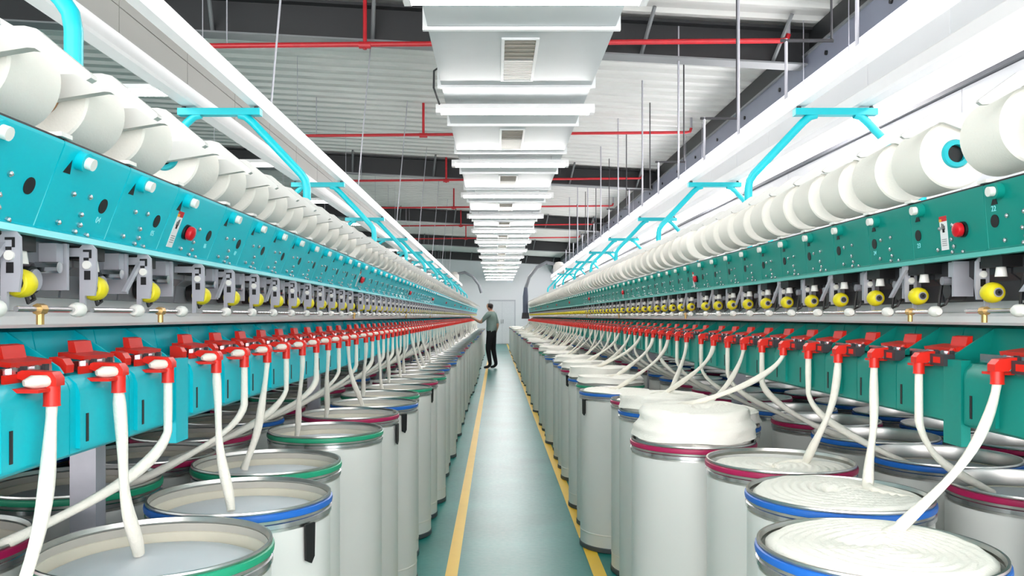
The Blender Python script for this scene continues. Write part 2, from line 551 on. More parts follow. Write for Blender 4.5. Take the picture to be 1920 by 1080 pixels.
def build_machine(side):
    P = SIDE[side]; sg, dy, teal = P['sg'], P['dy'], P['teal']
    of = P['off']                      # right machine stands further from the camera line
    A = lambda a: a + of               # 'a' values are written for the left machine
    units = unit_list(side)
    root = empty('spinning_machine', (0, 0, 0), ('turquoise' if side == 'left' else 'shade-tinted turquoise') + ' rotor spinning machine running down the %s side of the aisle' % side, 'machine', None)
    pb, pt = P['pb'], P['pt']
    z0, z1 = 1.489, 1.620
    pa = lambda z: pb + (pt - pb) * (z - z0) / (z1 - z0)     # panel face at height z
    nrm = Vector((-(z1 - z0), 0, (pt - pb))).normalized()    # outward, in a/z
    mb = lambda: MB(sg)
    ylo, yhi = (units[0][0] - 0.3, units[-1][0] + 0.5)

    # ---- meshes
    def panel(ln):
        b = mb()
        y0, y1 = (0.0015, ln - 0.0015) if dy > 0 else (-ln + 0.0015, -0.0015)
        prof = [(pb - 0.002, z0 - 0.010), (pb + 0.012, z0 - 0.010), (pa(z0) + 0.012, z0), (pt + 0.012, z1), (pt + 0.011, z1 + 0.002), (pt, z1 + 0.002),
                (pt, z1 - 0.002), (pt, z1 - 0.004), (pb, z0 + 0.002), (pb - 0.006, z0 - 0.002)]
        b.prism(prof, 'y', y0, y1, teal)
        return b.mesh('drive_panel')
    PM = {False: panel(0.23), True: panel(0.305)}
    def lip(ln):
        y0, y1 = (0.0, ln) if dy > 0 else (-ln, 0.0)
        return mb().prism([(pb - 0.0075, z0 - 0.013), (pb + 0.012, z0 - 0.013), (pb + 0.012, z0 - 0.0102), (pb - 0.0065, z0 - 0.0102), (pb - 0.0065, z0 - 0.003), (pb - 0.0075, z0 - 0.003)], 'y', y0, y1, P['seam']).mesh('lower_edge')
    LIP = {False: lip(0.23), True: lip(0.305)}
    def gask(ln):
        y0, y1 = (0.002, ln - 0.002) if dy > 0 else (-ln + 0.002, -0.002)
        return mb().prism([(pt + 0.002, z1 + 0.0021), (pt + 0.012, z1 + 0.0021), (pt + 0.012, z1 + 0.006), (pt + 0.002, z1 + 0.006)], 'y', y0, y1, 'black').mesh('edge_gasket')
    GAS = {False: gask(0.23), True: gask(0.305)}
    sb = mb().prism([(pb + 0.001, z0), (pb + 0.006, z0), (pt + 0.006, z1), (pt + 0.001, z1)], 'y', -0.006, 0.006, P['seam']).mesh('panel_seam')
    def on_panel(z, h=0.0):             # point on the panel face lifted by h
        a = pa(z)
        return (a + nrm.x * h, z + nrm.z * h)
    def stud(z, r, h0, h1, k, n=10, yy=0.0, b=None, r1=None):
        b = b or mb()
        p, q = on_panel(z, h0), on_panel(z, h1)
        b.cyl((p[0], yy, p[1]), (q[0], yy, q[1]), r, k, n, r1)
        return b
    KN = stud(1.603, 0.0100, 0.008, 0.026, 'offwhite', 14).mesh('release_knob')
    KC = stud(1.603, 0.0160, -0.002, 0.015, teal, 14).mesh('knob_collar')
    c0 = on_panel(1.600, 0.0012); c1 = on_panel(1.578, 0.0012)
    d0 = on_panel(1.600, -0.003); d1 = on_panel(1.578, -0.003)
    HOLE = mb().add([(c0[0], -0.020 * dy, c0[1]), (c1[0], -0.034 * dy, c1[1]), (c1[0], -0.012 * dy, c1[1]),
                     (d0[0], -0.020 * dy, d0[1]), (d1[0], -0.034 * dy, d1[1]), (d1[0], -0.012 * dy, d1[1])],
                    [(0, 1, 2), (5, 4, 3), (0, 3, 4, 1), (1, 4, 5, 2), (2, 5, 3, 0)], 'black').mesh('cutout')
    PORT = stud(1.545, 0.0135, -0.002, 0.0015, 'black', 18).mesh('porthole')
    bp = mb()
    p, q = on_panel(1.5, -0.001), on_panel(1.5, 0.004)
    def bolt_into(b, z, yy):
        p, q, r = on_panel(z, -0.001), on_panel(z, 0.0035), on_panel(z, 0.006)
        b.tube([(p[0], yy, p[1]), (q[0], yy, q[1]), (r[0], yy, r[1])], [0.0052, 0.0048, 0.0022], 'steel', 8)
    BOLTS = [(0.073, 1.551), (0.126, 1.5536), (0.118, 1.5227), (0.060, 1.503), (0.126, 1.506), (0.118, 1.4935), (0.159, 1.4915)]
    BM = []
    for (yy, z) in BOLTS:
        b = mb(); bolt_into(b, z, 0.0); BM.append((b.mesh('bolt'), yy))
    b = mb()
    for (yy, z) in BOLTS: bolt_into(b, z, yy * dy)
    BALL = b.mesh('bolt')
    GUIDE = mb().box(pt - 0.004, pt + 0.02, -0.016, 0.016, z1 + 0.0065, z1 + 0.013, 'offwhite').mesh('yarn_guide')

    # wide panel: sticker and emergency stop
    def plate(yc, w, za, zb, h, k, b=None):
        b = b or mb()
        p0, p1 = on_panel(za, 0.0), on_panel(zb, 0.0)
        q0, q1 = on_panel(za, h), on_panel(zb, h)
        sl = 0.0
        b.add([(p0[0], yc - w / 2, p0[1]), (p0[0], yc + w / 2, p0[1]), (p1[0], yc + w / 2, p1[1]), (p1[0], yc - w / 2, p1[1]),
               (q0[0], yc - w / 2, q0[1]), (q0[0], yc + w / 2, q0[1]), (q1[0], yc + w / 2, q1[1]), (q1[0], yc - w / 2, q1[1])],
              [(0, 1, 2, 3), (7, 6, 5, 4), (0, 4, 5, 1), (1, 5, 6, 2), (2, 6, 7, 3), (3, 7, 4, 0)], k)
        return b
    ST = plate(0, 0.030, 1.501, 1.578, 0.0008, 'white').mesh('warning_sticker')
    SH = plate(0, 0.030, 1.566, 1.578, 0.0012, 'warn_red').mesh('sticker_header')
    SY = plate(0.010 * dy * -1, 0.010, 1.566, 1.572, 0.0016, 'warn_yellow').mesh('sticker_triangle')
    b = mb()
    for (oy, za, zb, w) in ((-0.005, 1.547, 1.556, 0.0025), (0.0, 1.544, 1.560, 0.0025), (0.005, 1.548, 1.562, 0.0025), (0.0, 1.541, 1.549, 0.008)):
        plate(oy, w, za, zb, 0.0014, 'black', b)
    SP = b.mesh('sticker_pictogram')
    b = mb()
    for j in range(4):
        plate(0, 0.020, 1.511 + j * 0.0045, 1.5125 + j * 0.0045, 0.0013, 'grey', b)
    SL = b.mesh('sticker_lines')
    b = mb(); stud(1.540, 0.0175, 0.0, 0.006, 'black', 16, b=b); EB = b.mesh('button_collar')
    b = mb()
    pts = [(0.0125, 0.006), (0.0155, 0.008), (0.0165, 0.014), (0.0150, 0.019), (0.009, 0.0215), (0.0, 0.022)]
    prev = None
    path = []; rr = []
    for r, h in pts:
        p = on_panel(1.540, h); path.append((p[0], 0, p[1])); rr.append(max(r, 0.004))
    b.tube(path, rr, 'crimson', 16); EM = b.mesh('emergency_button')

    # take-up bracket with yellow roller (y measured towards +dy)
    def Yb(b, x0, x1, y0, y1, za, zb, k):
        yy = sorted((y0 * dy, y1 * dy)); b.box(A(x0), A(x1), yy[0], yy[1], za, zb, k)
    B = lambda a: A(a) + (0.028 if side == 'right' else 0.0)
    b = mb()
    y0, y1 = sorted((-0.060 * dy, -0.054 * dy))
    yn = min(y0, y1)                   # face turned to the camera end
    b.prism([(B(0.7325), 1.358), (B(0.7325), 1.470), (B(0.726), 1.477), (B(0.712), 1.477), (B(0.704), 1.468), (B(0.7025), 1.415), (B(0.706), 1.386), (B(0.723), 1.386), (B(0.723), 1.358)], 'y', y0, y1, 'grey_l')
    b.box(B(0.7325), B(0.78), y0, y1, 1.455, 1.470, 'grey_l')
    b.prism([(B(0.711), 1.452), (B(0.711), 1.467), (B(0.726), 1.467), (B(0.726), 1.463), (B(0.7155), 1.463), (B(0.7155), 1.452)], 'y', yn - 0.0006, yn + 0.001, 'black')
    b.box(B(0.716), B(0.725), yn - 0.0006, yn + 0.001, 1.448, 1.453, 'black')
    b.box(B(0.713), B(0.724), yn - 0.0006, yn + 0.001, 1.414, 1.430, 'black')
    b.cyl((B(0.7185), yn - 0.004, 1.440), (B(0.7185), yn + 0.001, 1.440), 0.0075, 'offwhite', 12)
    if dy > 0:
        b.cyl((B(0.722), -0.054, 1.400), (B(0.722), -0.044, 1.400), 0.0125, 'grey_l', 14)
    else:
        b.cyl((B(0.722), 0.054, 1.400), (B(0.722), 0.040, 1.400), 0.0125, 'grey_l', 14)
    BR = b.mesh('take_up_bracket')
    b = mb()
    rp = [(0.0, -0.044), (0.013, -0.044), (0.0185, -0.041), (0.0215, -0.033), (0.0222, -0.027), (0.0210, -0.017), (0.0175, -0.009), (0.013, -0.006), (0.0, -0.006)]
    if dy < 0: rp = [(r, -t) for r, t in rp[::-1]]
    b.lathe(rp, 'yellow', 20, (B(0.722), 0.0, 1.400), 'y')
    RO = b.mesh('yellow_roller')
    b = mb()
    if dy > 0:
        b.cyl((B(0.722), -0.0452, 1.400), (B(0.722), -0.043, 1.400), 0.0140, 'black', 16)
    else:
        b.cyl((B(0.722), 0.0045, 1.400), (B(0.722), 0.007, 1.400), 0.0100, 'grey_l', 14)
        b.cyl((B(0.722), 0.0035, 1.400), (B(0.722), 0.007, 1.400), 0.0075, 'grey_d', 12)
        b.cyl((B(0.722), 0.0025, 1.400), (B(0.722), 0.007, 1.400), 0.0030, 'steel', 8)
    HUB = b.mesh('roller_hub')

    # mechanism behind: housing, motor, cap, guide, cable
    def housing(ln):
        y0, y1 = (0.004, ln - 0.004) if dy > 0 else (-ln + 0.004, -0.004)
        return mb().prism([(A(0.80), 1.384), (A(0.84), 1.384), (A(0.84), 1.476), (A(0.775), 1.476), (A(0.775), 1.440), (A(0.795), 1.425)], 'y', y0, y1, P['housing']).mesh('mechanism_housing')
    HO = {False: housing(0.23), True: housing(0.305)}
    b = mb(); Yb(b, 0.733, 0.775, -0.040, 0.035, 1.452, 1.476, 'black'); CAP = b.mesh('black_cap')
    b = mb()
    b.cyl((A(0.795), 0.085 * dy, 1.410), (A(0.765), 0.085 * dy, 1.410), 0.023, 'black', 16)
    b.cyl((A(0.7655), 0.085 * dy, 1.410), (A(0.760), 0.085 * dy, 1.410), 0.018, 'grey_l' if side == 'left' else 'grey_d', 16)  # right motor face darkened for its shade
    MO = b.mesh('sensor_motor')
    b = mb(); Yb(b, 0.745, 0.785, 0.118, 0.140, 1.440, 1.474, 'grey_l'); Yb(b, 0.740, 0.785, 0.142, 0.150, 1.395, 1.475, 'grey_l'); CLIP = b.mesh('clip_block')
    b = mb(); b.cyl((A(0.735), 0.110 * dy, 1.432), (A(0.78), 0.110 * dy, 1.432), 0.010, 'steel' if side == 'left' else 'grey', 10); PIN = b.mesh('guide_pin')
    b = mb()
    b.lathe([(0.0, 0.0), (0.012, 0.0), (0.009, 0.022), (0.0, 0.022)], 'offwhite', 12, (A(0.745), 0.012 * dy, 1.432)); FUN = b.mesh('yarn_eyelet')
    b = mb()
    b.prism([(0.172 * dy, 1.478), (0.190 * dy, 1.478), (0.190 * dy, 1.466), (0.115 * dy, 1.398), (0.100 * dy, 1.398), (0.172 * dy, 1.462)], 'x', A(0.725), A(0.732), 'grey_l'); DIAG = b.mesh('diagonal_stay')
    b = mb()
    b.tube([(A(0.770), 0.045 * dy, 1.43), (A(0.760), 0.052 * dy, 1.39), (A(0.757), 0.056 * dy, 1.372), (A(0.760), 0.078 * dy, 1.378), (A(0.770), 0.082 * dy, 1.40)], 0.0035, 'black', 6); CAB = b.mesh('black_cable')
    b = mb(); b.tube([(A(0.712), -0.056 * dy, 1.361), (A(0.712), 0.110 * dy, 1.361)], 0.0045, 'steel', 8); ROD = b.mesh('guide_rod')
    b = mb(); b.tube([(A(0.712), 0.108 * dy, 1.361), (A(0.712), 0.116 * dy, 1.361), (A(0.712), 0.132 * dy, 1.361), (A(0.712), 0.140 * dy, 1.361)], [0.009, 0.0125, 0.0125, 0.008], 'offwhite', 12); SLV = b.mesh('rod_sleeve')
    b = mb(); b.cyl((A(0.712), 0.0, 1.361), (A(0.712), 0.018 * dy, 1.361), 0.009, 'brass', 8); b.cyl((A(0.712), 0.009 * dy, 1.357), (A(0.712), 0.009 * dy, 1.337), 0.006, 'brass', 8); BRS = b.mesh('brass_clamp')

    # spinning box
    b0, b1 = P['box0'], P['box0'] + 0.23
    yb0, yb1 = sorted(((b0 + 0.0015) * dy, (b1 - 0.0015) * dy))
    FA = 0.735
    b = mb()
    b.prism([(A(FA), 1.112), (A(FA), 1.222), (A(FA + 0.004), 1.234), (A(FA + 0.016), 1.245), (A(0.81), 1.252), (A(0.87), 1.252), (A(0.87), 1.105), (A(0.745), 1.105)], 'y', yb0, yb1, teal)
    BOX = b.mesh('spinning_box')
    b = mb()
    ya, yc = sorted(((b0 + 0.02) * dy, (b1 - 0.10) * dy))
    # raised cover over the left two thirds of the front
    b.prism([(A(FA - 0.008), 1.118), (A(FA - 0.008), 1.214), (A(FA - 0.002), 1.232), (A(FA + 0.012), 1.244), (A(FA + 0.016), 1.244), (A(FA + 0.004), 1.12)], 'y', ya, yc, teal)
    COV = b.mesh('box_cover')
    b = mb()
    ys0, ys1 = sorted(((b0 + 0.040) * dy, (b0 + 0.048) * dy))
    b.box(A(FA - 0.0095), A(FA - 0.002), ys0, ys1, 1.128, 1.178, 'black')
    SLOT = b.mesh('grip_slot')
    def backcover(ln):
        y0, y1 = (0.002, ln - 0.002) if dy > 0 else (-ln + 0.002, -0.002)
        return mb().prism([(A(0.835), 1.25), (A(0.850), 1.322), (A(0.865), 1.328), (A(0.885), 1.328), (A(0.885), 1.25)], 'y', y0, y1, teal).mesh('back_cover')
    BCK = {False: backcover(0.23), True: backcover(0.305)}
    tb = P['tube']
    lo = P['lev']
    BZ = P['tubez']
    b = mb()
    yf0, yf1 = sorted(((tb + 0.124) * dy, (tb + 0.129) * dy)) if dy > 0 else sorted(((tb + 0.050) * dy, (tb + 0.055) * dy))
    b.prism([(A(0.85), 1.322), (A(0.852), 1.250), (A(0.752), 1.250), (A(0.76), 1.262)], 'y', yf0, yf1, teal)
    FIN = b.mesh('side_fin')
    # red sliver inlet elbow
    b = mb()
    cx = A(0.704)
    b.tube([(cx, tb * dy, BZ), (cx, tb * dy, BZ + 0.003), (cx, tb * dy, 1.245)], [0.0135, 0.0127, 0.0127], 'red', 14)
    yy = sorted(((tb - 0.040) * dy, (tb + 0.018) * dy))
    yq = sorted(((tb - 0.012) * dy, (tb + 0.014) * dy))
    b.prism([(A(0.691), 1.240), (A(0.691), 1.252), (A(0.698), 1.262), (A(0.745), 1.265), (A(0.752), 1.262), (A(0.752), 1.252), (A(0.720), 1.240)] if dy > 0 else [(A(0.691), 1.240), (A(0.691), 1.254), (A(0.700), 1.264), (A(0.735), 1.268), (A(0.735), 1.258), (A(0.718), 1.240)], 'y', yq[0], yq[1], 'red')
    if dy < 0:
        b.box(A(0.722), A(0.748), -(tb + 0.075), -(tb + 0.016), 1.236, 1.262, 'grey_d')
        b.box(A(0.7215), A(0.7225), -(tb + 0.060), -(tb + 0.030), 1.242, 1.256, 'red')
    INL = b.mesh('sliver_inlet')
    b = mb()
    yy = sorted(((tb - 0.046) * dy, (tb + 0.0) * dy))
    b.prism([(A(0.700), 1.232), (A(0.700), 1.237), (A(0.752), 1.239), (A(0.752), 1.259), (A(0.757), 1.259), (A(0.757), 1.232)], 'y', yy[0], yy[1], 'red')
    TRO = b.mesh('inlet_trough')
    b = mb()
    b.tube([(A(0.704), (tb - 0.002) * dy, 1.246), (A(0.708), (tb - 0.012) * dy, 1.248), (A(0.718), (tb - 0.030) * dy, 1.248), (A(0.726), (tb - 0.040) * dy, 1.247)], [0.007, 0.010, 0.011, 0.005], 'sliver', 10)
    SB = b.mesh('sliver_bight')
    # red lever on top
    b = mb()
    yy = sorted(((tb - 0.085 + lo) * dy, (tb - 0.020 + lo) * dy))
    b.prism([(A(0.795), 1.280), (A(0.80), 1.302), (A(0.812), 1.304), (A(0.81), 1.280)], 'y', yy[0], yy[1], 'red')
    yy = sorted(((tb - 0.119 + lo) * dy, (tb + 0.001 + lo) * dy)) if dy > 0 else sorted(((tb - 0.145 + lo) * dy, (tb - 0.005 + lo) * dy))
    b.prism([(A(0.765), 1.268), (A(0.763), 1.276), (A(0.812), 1.283), (A(0.812), 1.275)], 'y', yy[0], yy[1], 'red')
    b.cyl((A(0.785), (tb - 0.055 + lo) * dy, 1.252), (A(0.785), (tb - 0.055 + lo) * dy, 1.276), 0.018, 'red', 12, 0.012)
    LEV = b.mesh('red_lever')
    b = mb()
    yy = sorted(((tb - 0.090) * dy, (tb - 0.064) * dy)) if dy > 0 else sorted(((tb + 0.032) * dy, (tb + 0.045) * dy))
    b.prism([(A(0.755), 1.250), (A(0.754), 1.264), (A(0.761), 1.275), (A(0.772), 1.279), (A(0.785), 1.278), (A(0.785), 1.250)], 'y', yy[0], yy[1], 'red')
    WED = b.mesh('red_stop')
    b = mb()
    yy = sorted(((tb - 0.040) * dy, (tb + 0.100) * dy)) if dy > 0 else sorted(((tb - 0.150) * dy, (tb + 0.050) * dy))
    b.box(A(0.758), A(0.770), yy[0], yy[1], 1.250, 1.268, 'steel')
    CL = b.mesh('clamp_rail')
    cls = []
    for j in range(4):
        b = mb()
        yq = tb - 0.025 + j * 0.032 if dy > 0 else tb - 0.060 + j * 0.034
        yy = sorted((yq * dy, (yq + 0.011) * dy))
        b.box(A(0.753), A(0.759), yy[0], yy[1], 1.250, 1.270, 'grey_d' if j % 2 else 'steel')
        cls.append(b.mesh('clamp_tooth'))

    # cradle arm
    if side == 'left':
        prof = [(0.577, 1.690), (0.584, 1.686), (0.657, 1.732), (0.668, 1.733), (0.80, 1.712), (0.95, 1.70), (0.95, 1.75), (0.80, 1.762), (0.672, 1.764), (0.655, 1.760), (0.640, 1.747), (0.578, 1.696)]
        ya, yc = -0.104, -0.086
    else:
        prof = [(0.943, 1.769), (0.950, 1.764), (0.965, 1.765), (1.031, 1.801), (1.042, 1.801), (1.12, 1.772), (1.25, 1.742), (1.25, 1.79), (1.13, 1.812), (1.050, 1.831), (1.035, 1.833), (1.020, 1.828), (0.945, 1.774)]
        ya, yc = -0.106, -0.096
    ARM = mb().prism(prof, 'y', ya, yc, 'arm').mesh('cradle_arm')

    # ---- continuous pieces
    mid = P['ctr']
    ob('machine_body', mb().box(A(0.885), 2 * mid - A(0.885), ylo, yhi, 1.10 if side == 'left' else 1.30, 1.584, 'grey' if side == 'left' else 'white').mesh('machine_body'), root)  # right body whitened and raised to brighten the cans beneath
    ob('lower_body', mb().box(A(0.87), A(0.884), ylo, yhi, 1.095, 1.33, teal).mesh('lower_body'), root)
    ob('top_plate', mb().box(pb + 0.03, 2 * mid - pb - 0.03, ylo, yhi, 1.585, 1.598, 'white').mesh('top_plate'), root)
    ob('back_plate', mb().prism([(A(0.842), 1.384), (A(0.848), 1.384), (A(0.848), 1.60), (A(0.842), 1.60)], 'y', ylo, yhi, P['recess']).mesh('back_plate'), root)
    ob('white_back_panel', mb().prism([(A(0.83), 1.335), (A(0.835), 1.40), (A(0.841), 1.40), (A(0.841), 1.335)], 'y', ylo, yhi, 'white').mesh('white_back_panel'), root)
    ob('white_rail', mb().prism([(A(0.805), 1.330), (A(0.80), 1.336), (A(0.80), 1.350), (A(0.806), 1.358), (A(0.829), 1.360), (A(0.829), 1.330)], 'y', ylo, yhi, 'white').mesh('white_rail'), root)
    ob('winding_shaft', mb().tube([(A(0.83), ylo, 1.628), (A(0.83), yhi, 1.6225)], 0.0075, 'steel', 10).mesh('winding_shaft'), root)
    DR = mb().tube([(A(0.83), -0.07, 1.6225), (A(0.83), 0.07, 1.6225)], 0.022, 'black', 14).mesh('winding_drum')

    # ---- per unit
    far = {}
    def put(name, me, parent, y, k, label=None, keep=True):
        if k < NDET:
            return ob(name, me, parent, (0, y, 0) if parent is root else (0, 0, 0), label)
        if keep:
            far.setdefault((name, me.name), [me, []])[1].append(y)
        return None
    stop = 0
    for k, (y, ln, wide) in enumerate(units):
        pn = put('drive_panel', PM[wide], root, y, k)
        put('lower_edge', LIP[wide], pn or root, y, k)
        put('panel_seam', sb, pn or root, y, k)
        put('edge_gasket', GAS[wide], pn or root, y, k)
        def sub(name, me, dyy=0.0, keep=False, label=None):
            if k < NDET:
                o = ob(name, me, pn, (0, dyy, 0), label)
                return o
            if keep:
                far.setdefault((name, me.name), [me, []])[1].append(y + dyy)
        extra = 0.0
        sub('release_knob', KN, 0.056 * dy, True); sub('knob_collar', KC, 0.056 * dy, True); sub('cutout', HOLE, 0.056 * dy, True)
        hx = (P['hole'] + (ln - 0.23)) * dy if (side == 'left') else -P['hole']
        sub('porthole', PORT, hx)
        sh = (ln - 0.23) * dy * (0.75 if wide else 0)
        if k < 14:
            for me, yy in BM: sub('bolt', me, yy * dy + sh)
        else:
            if k < NDET:
                o = ob('bolt', BALL, pn, (0, sh, 0)); o['kind'] = 'stuff'
        put('yarn_guide', GUIDE, pn or root, y, k)
        if wide:
            yb = (0.112 if side == 'left' else 0.222) * dy
            ys = (0.055 if side == 'left' else 0.143) * dy
            if k < NDET:
                for nm, me in (('warning_sticker', ST),):
                    st = ob(nm, me, pn, (0, ys, 0), 'white warning sticker with red header')
                for nm, me in (('sticker_header', SH), ('sticker_triangle', SY), ('sticker_pictogram', SP), ('sticker_lines', SL)):
                    ob(nm, me, pn, (0, ys, 0))
                ob('button_collar', EB, pn, (0, yb, 0))
                ob('emergency_button', EM, pn, (0, yb, 0), 'red mushroom emergency button')
            else:
                far.setdefault(('emergency_button', EM.name), [EM, []])[1].append(y + yb)
        # mechanism
        br = put('take_up_bracket', BR, root, y, k)
        if k < NDET:
            ob('yellow_roller', RO, br, (0, 0.0, 0), 'yellow rubber roller'); ob('roller_hub', HUB, br)
        else:
            far.setdefault(('yellow_roller', RO.name), [RO, []])[1].append(y)
        ho = put('mechanism_housing', HO[wide], root, y, k)
        put('black_cap', CAP, ho, y, k); put('sensor_motor', MO, ho, y, k); put('clip_block', CLIP, ho, y, k)
        put('guide_pin', PIN, ho, y, k, keep=False); put('yarn_eyelet', FUN, ho, y, k, keep=False)
        if k % 2 == (0 if side == 'right' else 1):
            put('diagonal_stay', DIAG, ho, y, k, keep=False)
        put('black_cable', CAB, ho, y, k, keep=False)
        rd = put('guide_rod', ROD, root, y, k)
        put('rod_sleeve', SLV, rd, y, k)
        if wide or k == 2: put('brass_clamp', BRS, rd, y, k, keep=False)
        # box
        bx = put('spinning_box', BOX, root, y, k)
        put('box_cover', COV, bx, y, k); put('grip_slot', SLOT, bx, y, k)
        put('side_fin', FIN, bx, y, k)
        put('back_cover', BCK[wide], root, y, k)
        inl = put('sliver_inlet', INL, root, y, k, 'red elbow tube')
        put('inlet_trough', TRO, inl, y, k); put('sliver_bight', SB, inl, y, k)
        lv = put('red_lever', LEV, root, y, k)
        put('red_stop', WED, lv, y, k)
        cr = put('clamp_rail', CL, root, y, k)
        if k < NDET:
            for me in cls: ob('clamp_tooth', me, cr)
        put('cradle_arm', ARM, root, y, k)
        put('winding_drum', DR, root, y, k)
        if wide:
            ya, yc = sorted(((b1 + 0.0015) * dy, (b1 + 0.0735) * dy))
            post = mb().box(A(FA - 0.004), A(0.752), ya, yc, 1.060, 1.252, teal).mesh('section_post')
            ob('section_post', post, root, (0, y, 0))
            yl = sorted(((b1 + 0.012) * dy, (b1 + 0.060) * dy))
            leg = mb().box(A(0.92), A(0.98), yl[0], yl[1], 0.0, 1.099 if side == 'left' else 1.299, 'grey_l').mesh('machine_leg')
            ob('machine_leg', leg, root, (0, y, 0))
            leg = mb().box(2 * mid - A(0.98), 2 * mid - A(0.92), yl[0], yl[1], 0.0, 1.099 if side == 'left' else 1.299, 'grey_l').mesh('machine_leg')
            ob('machine_leg', leg, root, (0, y, 0))
    for (name, _), (me, ys) in far.items():
        o = ob(name, repeat(me, ys, name), root); o['kind'] = 'stuff'

    # numerals beside the portholes of the nearest panels
    nums = {'left': {2: '04', 3: '05', 4: '06', 5: '07'}, 'right': {1: '21', 2: '22', 3: '23', 4: '24'}}[side]
    for k, t in nums.items():
        y, ln, wide = units[k]
        me = digits(t, 0.016, 'seam_l')
        o = bpy.data.objects.new('numeral', me); COL.objects.link(o); o.parent = root
        z = 1.520 if side == 'left' else (1.570 if t == '22' else 1.520)
        p = on_panel(z, 0.001)
        hx = (P['hole'] + (ln - 0.23)) * dy if side == 'left' else -P['hole']
        ez = Vector((sg * (pt - pb), 0, z1 - z0)).normalized()
        en = Vector((sg * nrm.x, 0, nrm.z)).normalized()
        ex = ez.cross(en)
        o.matrix_local = Matrix.Translation((sg * p[0], y + hx, p[1])) @ Matrix((ex, ez, en)).transposed().to_4x4()

    # ---- overhead frames
    n = -1
    while 4.3 + PERIOD * n < P['yend'] - 0.5:
        y = 4.3 + PERIOD * n
        b = mb(); c = mid
        b.box(c - 0.215, c + 0.215, -0.025, 0.025, 2.40, 2.435, 'cyan'); bar = b.mesh('cross_bar')
        f = ob('overhead_frame', bar, root, (0, y, 0))
        for s in (-1, 1):
            q = [(c + s * 0.10, 0, 2.405), (c + s * 0.135, 0, 2.395), (c + s * 0.17, 0, 2.365), (c + s * 0.425, 0, 2.095), (c + s * 0.448, 0, 2.06), (c + s * 0.455, 0, 2.02), (c + s * 0.455, 0, 1.619)]
            ob('frame_leg', mb().tube(q, 0.021, 'cyan', 12).mesh('frame_leg'), f)
            ob('bolt_head', mb().cyl((c + s * 0.19, 0, 2.435), (c + s * 0.19, 0, 2.447), 0.012, 'grey_d', 8).mesh('bolt_head'), f)
        n += 1
    # ---- overhead track
    tr = empty('overhead_track', (0, 0, 0), 'pale twin-rail overhead track on cyan frames above the %s machine' % side, 'track')
    a1, a2 = mid - 0.205, mid + 0.125
    railp = lambda a, w: [(a, 2.449), (a + w, 2.449), (a + w, 2.456), (a + 0.008, 2.456), (a + 0.008, 2.522), (a + w, 2.522), (a + w, 2.53), (a, 2.53)]
    ob('aisle_rail', mb().prism(railp(a1, 0.05), 'y', -2.0, P['yend'], 'white').mesh('aisle_rail'), tr)
    ob('far_rail', mb().prism([(a2, 2.449), (a2 + 0.07, 2.449), (a2 + 0.08, 2.46), (a2 + 0.08, 2.52), (a2 + 0.07, 2.53), (a2, 2.53), (a2 - 0.01, 2.52), (a2 - 0.01, 2.46)], 'y', -2.0, P['yend'], 'white').mesh('far_rail'), tr)
    p1 = mb().box(a2 + 0.045, a2 + 0.06, 0.003, 0.777, 2.531, 2.676, 'panel_grey' if side == 'left' else 'panel_white').mesh('track_panel')
    p2 = mb().box(a2 + 0.045, a2 + 0.06, 0.003, 0.777, 2.680, 2.80, 'panel_grey' if side == 'left' else 'panel_white').mesh('track_panel')
    yy = 0.0
    while yy < P['yend'] - 0.9:
        ob('track_panel', p1, tr, (0, yy + 0.40, 0)); ob('track_panel', p2, tr, (0, yy + 0.40, 0))
        yy += 0.78
    if side == 'right':
        for j in range(18):
            yy = 3.64 + 0.89 * j
            x = 1.60
            if j % 2 == 0:
                ob('hanger_rod', MB().cyl((x, yy, 2.53), (x, yy, roof_z(x) - 0.02), 0.009, 'grey_l', 8).mesh('hanger_rod'), tr)
            else:
                h = ob('hanger_rod', MB().cyl((x, yy, 2.53), (x, yy, 2.88), 0.009, 'grey_l', 8).mesh('hanger_rod'), tr)
                ob('hanger_arm', MB().tube([(x - 0.03, yy, 2.87), (x + 0.26, yy, 2.87)], 0.010, 'grey_d', 8).mesh('hanger_arm'), h)
                ob('hanger_arm', MB().tube([(x + 0.25, yy, 2.88), (x + 0.25, yy, roof_z(x + 0.25) - 0.02)], 0.007, 'grey_d', 8).mesh('hanger_arm'), h)
    else:
        for j in range(7):
            yy = 4.6 + 2.9 * j
            ob('hanger_wire', MB().cyl((-a1 - 0.02, yy, 2.53), (-a1 + 0.12, yy, roof_z(-1.2) - 0.02), 0.006, 'grey_l', 6).mesh('hanger_wire'), tr)
    return root, units


ML, UL = build_machine('left')
MR, UR = build_machine('right')

